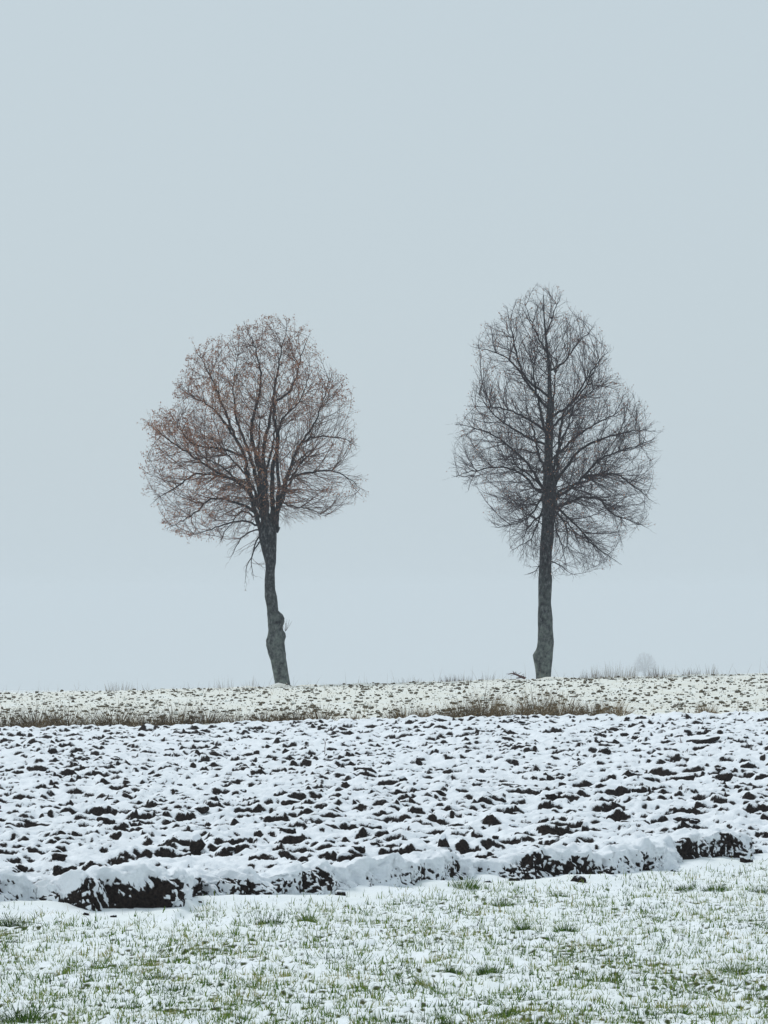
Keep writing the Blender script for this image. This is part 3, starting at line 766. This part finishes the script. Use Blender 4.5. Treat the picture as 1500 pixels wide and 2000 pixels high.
    for c_ in cand:
        if ((have - c_) ** 2).sum(1).min() < fill ** 2: continue
        dd_ = limbpts - c_
        ln_ = np.linalg.norm(dd_, axis=1); al_ = -(dd_ @ unit(c_ - C0 + np.array([0, 0, 0.6 if c_[2] > C0[2] else -0.3]))) / np.maximum(ln_, 1e-3)
        cost = ln_ ** 2 * (1 + 3.5 * (1 - al_)) + 0.15 * ln_
        cost = cost + 0.5 * used; b_ = int(cost.argmin()); used[max(0, b_ - 3):b_ + 4] += 1; p0_ = limbpts[b_]; L_ = np.linalg.norm(c_ - p0_)
        if L_ > 3.6 or L_ < 0.2: continue
        q_ = np.linspace(0, 1, 10)[:, None]; have = np.vstack([have, p0_ + (c_ - p0_) * q_])
        ctl = p0_ + unit(unit(c_ - p0_) + 0.28 * limbdir[b_] - np.array([0, 0, 0.08])) * L_ * 0.5
        m_ = max(2, int(round(L_ * 1.08 / 0.15))); tt = np.linspace(0, 1, m_ + 1)[:, None]
        pp = (1 - tt) ** 2 * p0_ + 2 * tt * (1 - tt) * ctl + tt ** 2 * c_
        pp[1:] += np.cumsum(r.normal(size=(m_, 3)) * 0.006, 0) + r.normal(size=(m_, 3)) * 0.006
        fs.append(pp)
    if fs:
        kk = max(len(f_) for f_ in fs)
        Pf = np.zeros((len(fs), kk, 3)); Tf = np.zeros_like(Pf); okf = np.zeros((len(fs), kk), bool)
        for i_, f_ in enumerate(fs):
            Pf[i_, :len(f_)] = f_; Tf[i_, :len(f_)] = unit(np.gradient(f_, axis=0)); okf[i_, :len(f_)] = True
        K_ = max(P2.shape[1], Pf.shape[1])
        padk = lambda A: np.pad(A, [(0, 0), (0, K_ - A.shape[1])] + [(0, 0)] * (A.ndim - 2))
        P2 = np.vstack([padk(P2), padk(Pf)]); T2 = np.vstack([padk(T2), padk(Tf)]); ok2 = np.vstack([padk(ok2), padk(okf)])
    print('filled', len(fs))
    L2_ = ok2.sum(1) * 0.15
    emit(P2, ok2, 0.0056 + 0.0054 * L2_ * thick, np.full(len(L2_), 0.0044))
    S3 = spawn(P2, T2, ok2, 0.15, sp3, 0.10, 0.60, 0.16)
    l3 = np.minimum(0.50 * S3[2] * r.uniform(0.5, 1.15, len(S3[2])) + 0.22, 1.1)
    P3, T3, ok3 = grow(S3[0], S3[1], l3, 0.11, 0.22, 0.034, r.uniform(0.95, 1.03, len(l3)))
    L3_ = ok3.sum(1) * 0.11
    emit(P3, ok3, 0.0042 + 0.0030 * L3_, np.full(len(L3_), 0.0031))
    S4 = spawn(P3, T3, ok3, 0.11, sp4, 0.08, 0.60, 0.2)
    l4 = r.uniform(0.09, 0.30, len(S4[2]))
    P4, T4, ok4 = grow(S4[0], S4[1], l4, 0.15, 0.5, 0.06, np.full(len(l4), 1.05))
    emit(P4, ok4, np.full(len(l4), 0.0034), np.full(len(l4), 0.0024))
    Vs, Fl, off = [], [], 0
    for sides, lst in segs.items():
        if not lst: continue
        q_ = [np.concatenate(z_) for z_ in zip(*lst)]
        V, Fs = tubes(q_[0], q_[1], q_[2], q_[3], sides); Vs.append(V); Fl.append(Fs + off); off += len(V)
    tw = link('branches_and_twigs', mesh_np('branches_and_twigs', np.vstack(Vs), np.vstack(Fl), twig_mat), root, kind='stuff')
    a2 = P4[np.arange(len(l4)), ok4.sum(1) - 1]; a1 = P3[np.arange(len(l3)), ok3.sum(1) - 1]
    # withered leaves and bracts
    tips = np.vstack([a2, a1]); wgt = leaf_fn(tips); wgt = np.clip(wgt, 0, None); wgt /= wgt.sum()
    pick = r.choice(len(tips), nleaf, p=wgt)
    c = tips[pick] + r.normal(size=(nleaf, 3)) * 0.035
    s = r.uniform(0.016, 0.038, nleaf)[:, None]
    u = r.normal(size=(nleaf, 3)); u[:, 2] -= 0.8; u /= np.linalg.norm(u, axis=1, keepdims=True)
    w = np.cross(u, r.normal(size=(nleaf, 3))); w /= np.linalg.norm(w, axis=1, keepdims=True)
    nn = np.cross(u, w)
    V = np.stack([c, c + u * s + w * s * 0.55 + nn * s * 0.2, c + u * s * 2.1, c + u * s - w * s * 0.55 + nn * s * 0.2], 1).reshape(-1, 3)
    Fs = np.arange(nleaf * 4).reshape(-1, 4)
    tone = np.clip(0.42 + 0.2 * r.normal(size=nleaf) + 0.25 * gn2(c[:, 0] * 0.7, c[:, 2] * 0.7, seed + 50), 0, 1)
    link('leaves', mesh_np('leaves', V, Fs, M_leaf, False, {'tone': np.repeat(tone, 4)}), root, label=leaf_label, kind='stuff')
    print(name, 'branches', len(l2), len(l3), len(l4))
    return root, base

z1 = lambda x, y: (240 + x / 2.885, 580 + y / 2.885)      # reading scale of the left crown
z2 = lambda x, y: (850 + x / 3.125, 520 + y / 3.125)      # and of the right one
z3 = lambda l, rr, y: (440 + l / 6.667, 440 + rr / 6.667, 1050 + y / 6.667)
z4 = lambda l, rr, y: (980 + l / 4.286, 980 + rr / 4.286, 1080 + y / 4.286)

LT = [z3(*t) for t in [(530, 560, -330), (485, 610, -260), (455, 640, -190), (440, 668, -110), (435, 670, 0), (470, 665, 150), (520, 660, 330), (525, 645, 420), (512, 645, 560), (512, 650, 680), (512, 675, 770), (540, 688, 900), (545, 695, 960), (548, 755, 1010), (552, 773, 1050), (555, 768, 1110), (557, 748, 1160), (560, 755, 1210), (555, 785, 1250), (545, 790, 1290), (528, 775, 1340), (534, 772, 1375), (528, 775, 1400), (545, 782, 1450), (555, 790, 1510), (590, 798, 1600), (620, 820, 1750), (645, 845, 1890), (660, 866, 2010)]]
L_l = [([(860,1320),(885,1150),(925,1030),(985,850),(1075,720),(1120,600),(1165,480)], 0.5),
 ([(820,1290),(800,1000),(790,860),(830,700),(850,560),(890,330),(930,170)], -0.4),
 ([(800,1290),(745,1000),(700,850),(640,700),(620,500),(640,330)], 0.9),
 ([(780,1330),(720,1100),(690,920),(620,760),(560,600),(480,420),(420,310)], -0.8),
 ([(720,1110),(640,1040),(520,980),(400,900),(250,800),(150,700)], 0.5),
 ([(700,1050),(600,1020),(430,1000),(330,1060),(180,1160)], -1.1),
 ([(740,1220),(640,1160),(500,1135),(400,1220),(250,1300)], 0.6),
 ([(930,1030),(1000,1000),(1200,985),(1340,1080)], -0.8),
 ([(985,850),(1060,790),(1220,790),(1320,830)], 1.0),
 ([(790,1290),(770,1000),(730,750),(780,500),(760,330),(700,170)], -1.6),
 ([(850,1300),(840,1000),(870,800),(850,620),(950,500),(1000,330),(1040,210)], 1.3),
 ([(860,1310),(880,1080),(870,900),(900,700),(1000,600),(1050,470)], -1.8),
 ([(785,1330),(750,1385),(725,1470),(735,1575)], -0.3),
 ([(740,1240),(670,1210),(600,1300),(560,1370)], -0.9),
 ([(775,1310),(700,1330),(640,1400),(610,1460)], 0.4),
 ([(765,1290),(650,1265),(500,1310),(380,1345)], -0.3),
 ([(785,1350),(745,1420),(700,1520),(690,1590)], 0.3),
 ([(640,800),(520,640),(400,560),(320,490)], 1.2),
 ([(690,900),(560,860),(400,830),(290,690)], -1.3),
 ([(885,1150),(960,1180),(1060,1200),(1130,1230)], 0.7),
 ([(800,1280),(780,1050),(760,850),(760,700),(740,560)], 2.9),
 ([(810,1280),(800,1050),(850,850),(870,700),(860,600)], -3.0),
 ([(790,1260),(720,1050),(600,900),(500,780)], 2.6),
 ([(860,1250),(920,1000),(1020,880),(1100,840)], 2.6),
 ([(800,1240),(690,1080),(560,960),(460,920)], -2.7),
 ([(860,1250),(930,1080),(1020,930),(1120,900)], -2.7)]
S_l = [(100,860,960),(130,740,985),(200,560,1060),(300,385,1110),(400,340,1170),(440,320,1250),(500,300,1280),(600,255,1320),(660,130,1310),(690,118,1310),(750,120,1330),(850,130,1340),(940,95,1290),(1040,120,1370),(1110,140,1380),(1180,190,1290),(1250,220,1130),(1300,230,900),(1340,260,850),(1370,480,845),(1450,640,830),(1560,700,820),(1590,710,760)]
L_l = [([z1(*p) for p in a], d) for a, d in L_l]; S_l = [(z1(0, y)[1], z1(l, 0)[0], z1(rr, 0)[0]) for y, l, rr in S_l]

def up_l(p):
    t = np.clip((p[:, 2:3] - 6.0) / 4.0, -1, 1)
    return np.concatenate([0 * t, 0 * t, 0.10 + 0.12 * t - 0.30 * np.clip(-t, 0, 1)], 1)
def leaf_l(p): return sstep(1.2, 3.2, np.linalg.norm(p - np.array([-0.4, 0, 6.2]), axis=1)) * np.clip(0.35 + 0.10 * (p[:, 2] - 7.0) - 0.10 * p[:, 0] + 0.9 * gn2(p[:, 0] * 0.8, p[:, 2] * 0.8, 7), 0.05, 2)
TD = 149.5
tree_l, base_l = build_tree('linden_tree', 'left bare tree with rusty leaves and a knobbly leaning trunk', TD, LT, L_l, S_l, 0, 31, 5600, M_twig_l, 32000, leaf_l, up_l, 'rusty brown withered leaves', z1(800, 1150), False, 0.92, 0.30, 0.14, 0.13, 0.44)

RT = [z4(*t) for t in [(318, 420, 0), (312, 415, 180), (306, 423, 205), (305, 418, 300), (305, 412, 420), (302, 425, 540), (303, 428, 640), (300, 437, 740), (293, 432, 800), (260, 428, 855), (266, 425, 900), (278, 418, 960), (285, 412, 1040), (282, 416, 1120)]]
for (y, l, rr) in [(1700,640,720),(1500,655,732),(1440,650,745),(1330,655,740),(1200,664,716),(1000,671,720),(800,685,714),(600,684,704),(450,670,684),(300,659,668),(180,659,664)]:
    a, b = z2(l, y); c, _ = z2(rr, y); RT.append((a, c, b))
L_r = [([(655,1340),(560,1200),(430,1080),(300,1000),(140,960)], 0.6),
 ([(650,1390),(540,1280),(430,1230),(280,1240),(120,1290)], -0.6),
 ([(692,880),(600,760),(500,620),(400,530),(240,490)], 0.7),
 ([(688,790),(560,690),(500,560),(470,430),(440,290)], -0.9),
 ([(730,1320),(850,1160),(900,1110),(1050,1040),(1250,1000),(1360,1010)], 0.5),
 ([(740,1420),(900,1290),(1000,1180),(1130,1130),(1310,1070)], -0.9),
 ([(735,1330),(765,1000),(800,870),(900,760),(1010,560)], -0.7),
 ([(705,990),(800,900),(900,800),(1060,690)], 1.0),
 ([(700,650),(780,590),(870,470),(970,370)], 0.5),
 ([(740,1470),(900,1410),(1000,1420),(1080,1500),(1290,1590)], 0.4),
 ([(735,1470),(860,1580),(950,1690),(1110,1810)], -0.6),
 ([(730,1490),(800,1580),(810,1680),(770,1800)], 0.9),
 ([(655,1400),(600,1500),(500,1570),(360,1590)], 0.5),
 ([(660,1440),(630,1560),(580,1670),(470,1730)], -0.7),
 ([(678,520),(600,380),(540,230)], -0.5),
 ([(672,420),(720,300),(770,180)], 0.4),
 ([(900,1290),(1100,1270),(1200,1330),(1330,1430)], 0.8),
 ([(690,1010),(560,930),(400,870),(220,860)], -0.8),
 ([(690,1110),(520,1020),(360,900),(260,760)], 0.9),
 ([(640,1820),(600,1870),(555,1880)], -0.2),
 ([(720,1800),(790,1850),(850,1880)], 0.3),
 ([(710,1180),(850,1050),(980,960),(1180,850)], 1.2),
 ([(715,920),(830,830),(950,650),(1040,540)], -1.1),
 ([(690,1350),(640,1150),(600,950),(560,800)], 2.9),
 ([(700,1350),(740,1150),(800,980),(830,850)], -2.9),
 ([(690,1420),(620,1320),(520,1250),(420,1200)], -2.6),
 ([(710,1420),(800,1350),(950,1300),(1050,1280)], 2.7),
 ([(690,1100),(720,900),(740,700),(760,560)], 2.2),
 ([(690,1100),(640,900),(600,720),(580,560)], -2.2),
 ([(690,1470),(760,1520),(850,1600),(900,1700)], 2.0),
 ([(690,1470),(620,1540),(560,1620),(540,1700)], 1.9),
 ([(700,1440),(720,1500),(730,1600),(760,1720)], -1.9)]
S_r = [(105,600,690),(160,530,800),(250,420,830),(310,380,930),(370,260,990),(500,215,1060),(600,230,1075),(680,230,1130),(800,200,1250),(880,180,1300),(960,120,1335),(1050,95,1385),(1130,110,1365),(1200,100,1370),(1290,110,1370),(1360,190,1350),(1440,320,1340),(1560,320,1325),(1600,380,1260),(1660,410,1180),(1720,430,1160),(1780,500,1145),(1840,540,1090),(1880,545,870),(1900,560,800)]
L_r = [([z2(*p) for p in a], d) for a, d in L_r]; S_r = [(z2(0, y)[1], z2(l, 0)[0], z2(rr, 0)[0]) for y, l, rr in S_r]
def up_r(p):
    t = np.clip((p[:, 2:3] - 6.2) / 4.0, -1, 1)
    return np.concatenate([0 * t, 0 * t, 0.14 + 0.16 * t - 0.25 * np.clip(-t, 0, 1)], 1)
def leaf_r(p): return np.clip(0.25 + 0.12 * (p[:, 2] - 6.0) + 0.5 * gn2(p[:, 0] * 0.8, p[:, 2] * 0.8, 9), 0.02, 2)
tree_r, base_r = build_tree('linden_tree', 'right bare tree with dark cone shaped crown and straight trunk', TD, RT, L_r, S_r, 0, 47, 6400, M_twig_r, 6000, leaf_r, up_r, 'sparse dull withered leaves', z2(690, 1400), True, 0.90, 0.25, 0.125, 0.26, 0.385)

# sprout growing from the burl on the left trunk
r_ = np.random.default_rng(5); pts0, pts1 = [], []
o0 = px_at(557.5, 1233, TD) - base_l
for k in range(11):
    a = r_.uniform(-0.5, 0.9); L = r_.uniform(0.15, 0.5); b = r_.normal() * 0.3
    m_ = o0 + 0.45 * L * np.array([math.sin(a), b, math.cos(a)]); pts0.append(o0); pts1.append(m_)
    pts0.append(m_); pts1.append(m_ + 0.55 * L * np.array([math.sin(a * 0.7 + r_.normal() * .3), b, math.cos(a * 0.7)]))
V, Fs = tubes(pts0, pts1, np.full(22, .006), np.full(22, .0035), 3)
link('sprout', mesh_np('sprout', V, Fs, M_twig_l), tree_l)

# tree far off in the haze beyond the crest: same growth, its own place and size
far = bpy.data.objects.new('distant_tree', None); col.objects.link(far)
FD = 3400.0; far.location = ((1256 - 750) * FD / F_PX, FD, float(base_z((1256 - 750) * FD / F_PX, FD)) - 0.3)
far['label'] = 'faint round bare tree far off in the haze beyond the crest'; far['category'] = 'tree'
want = CAM_H - (1274 - HOR) * FD / F_PX - far.location.z
far.scale = (2.6, 2.6, want / 13.3); far.rotation_euler = (0, 0, 2.2)
for ch in tree_l.children:
    if ch.name.split('.')[0] in ('trunk', 'limb', 'branches_and_twigs'):
        c = ch.copy(); col.objects.link(c); c.parent = far

# reddish arched stem lying by the right tree
pts = [px_at(x, y, 148.0) for x, y in [(992, 1317), (1000, 1315.5), (1008, 1317.5), (1016, 1321), (1026, 1325)]]
c = resample(pts, 0.04); org = c[0].copy(); loc = np.array([c[len(c) // 2][0], 148.0, float(st.z_at(c[len(c) // 2][0], 148.0))])
V, Fs = sweep(c - loc, np.linspace(0.012, 0.05, len(c)), 6, 3, 0.3)
M_red = flat_mat('reddish_stem', (0.11, 0.055, 0.05))
arch = bpy.data.objects.new('fallen_branch', None); col.objects.link(arch); arch.location = loc
arch['label'] = 'reddish arched fallen branch on the skyline left of the right trunk'; arch['category'] = 'branch'
link('stem', mesh_np('stem', V, Fs, M_red), arch)
q0, q1 = [], []
for k in range(26):
    b_ = c[r_.integers(3, len(c))] - loc; q0.append(b_); q1.append(b_ + np.array([r_.uniform(-.25, .15), r_.normal() * .1, r_.uniform(-.05, .12)]))
V, Fs = tubes(q0, q1, np.full(26, .012), np.full(26, .006), 3)
link('side_twigs', mesh_np('side_twigs', V, Fs, M_red), arch, kind='stuff')

# single dead stalks in the ploughed field
for (x, y0, y1, lean, lab) in [(634, 1474, 1447, 2, 'thin dead stalk standing in the ploughed snow right of the left tree'), (1331, 1470, 1452, -2, 'short tan stalk beside a long soil clod in the right half')]:
    gx_, gd_ = px_ground(x, y0); sc = gd_ / F_PX; z = float(pl.z_at(gx_, gd_))
    P_ = np.array([[0, 0, -0.05], [lean * sc * 0.3, 0, (y0 - y1) * sc * 0.5], [lean * sc, 0, (y0 - y1) * sc]])
    V, Fs = sweep(resample(P_, 0.05), np.linspace(0.007, 0.004, len(resample(P_, 0.05))), 5)
    nb = 5; qq0 = np.repeat(P_[1:2], nb, 0) + r_.normal(size=(nb, 3)) * [0, 0, .05]; qq1 = qq0 + r_.normal(size=(nb, 3)) * [.03, .03, .02] + [0, 0, .05]
    V2, F2 = tubes(qq0, qq1, np.full(nb, .004), np.full(nb, .002), 5)
    o = link('dead_stalk', mesh_np('dead_stalk', np.vstack([V, V2]), np.vstack([Fs, F2 + len(V)]), M_red), None, lab, 'stalk')
    o.location = (gx_, gd_, z)

# ------------------------------------------------------------------ the air: thin snow haze round everything
def haze_box(x0, x1, y0, y1, z0, z1):
    v = [(x, y, z) for x in (x0, x1) for y in (y0, y1) for z in (z0, z1)]
    f = [(0, 1, 3, 2), (4, 6, 7, 5), (0, 4, 5, 1), (2, 3, 7, 6), (0, 2, 6, 4), (1, 5, 7, 3)]
    m = bpy.data.materials.new('haze'); m.use_nodes = True; n = m.node_tree.nodes; n.clear()
    o = n.new('ShaderNodeOutputMaterial'); pv = n.new('ShaderNodeVolumePrincipled')
    pv.inputs['Color'].default_value = (0.80, 0.835, 0.87, 1); pv.inputs['Density'].default_value = 0.00033
    pv.inputs['Anisotropy'].default_value = 0.0
    m.node_tree.links.new(pv.outputs[0], o.inputs['Volume'])
    me = mesh_np('haze', v, f, m, False)
    return link('haze', me, kind='stuff')
haze = haze_box(-3100, 3100, -70, 4300, float(TZ.min()) - 1.0, 24.0)
tris = sum(sum(len(p.vertices) - 2 for p in m.polygons[:1]) * len(m.polygons) for m in bpy.data.meshes)
print('triangles', tris)
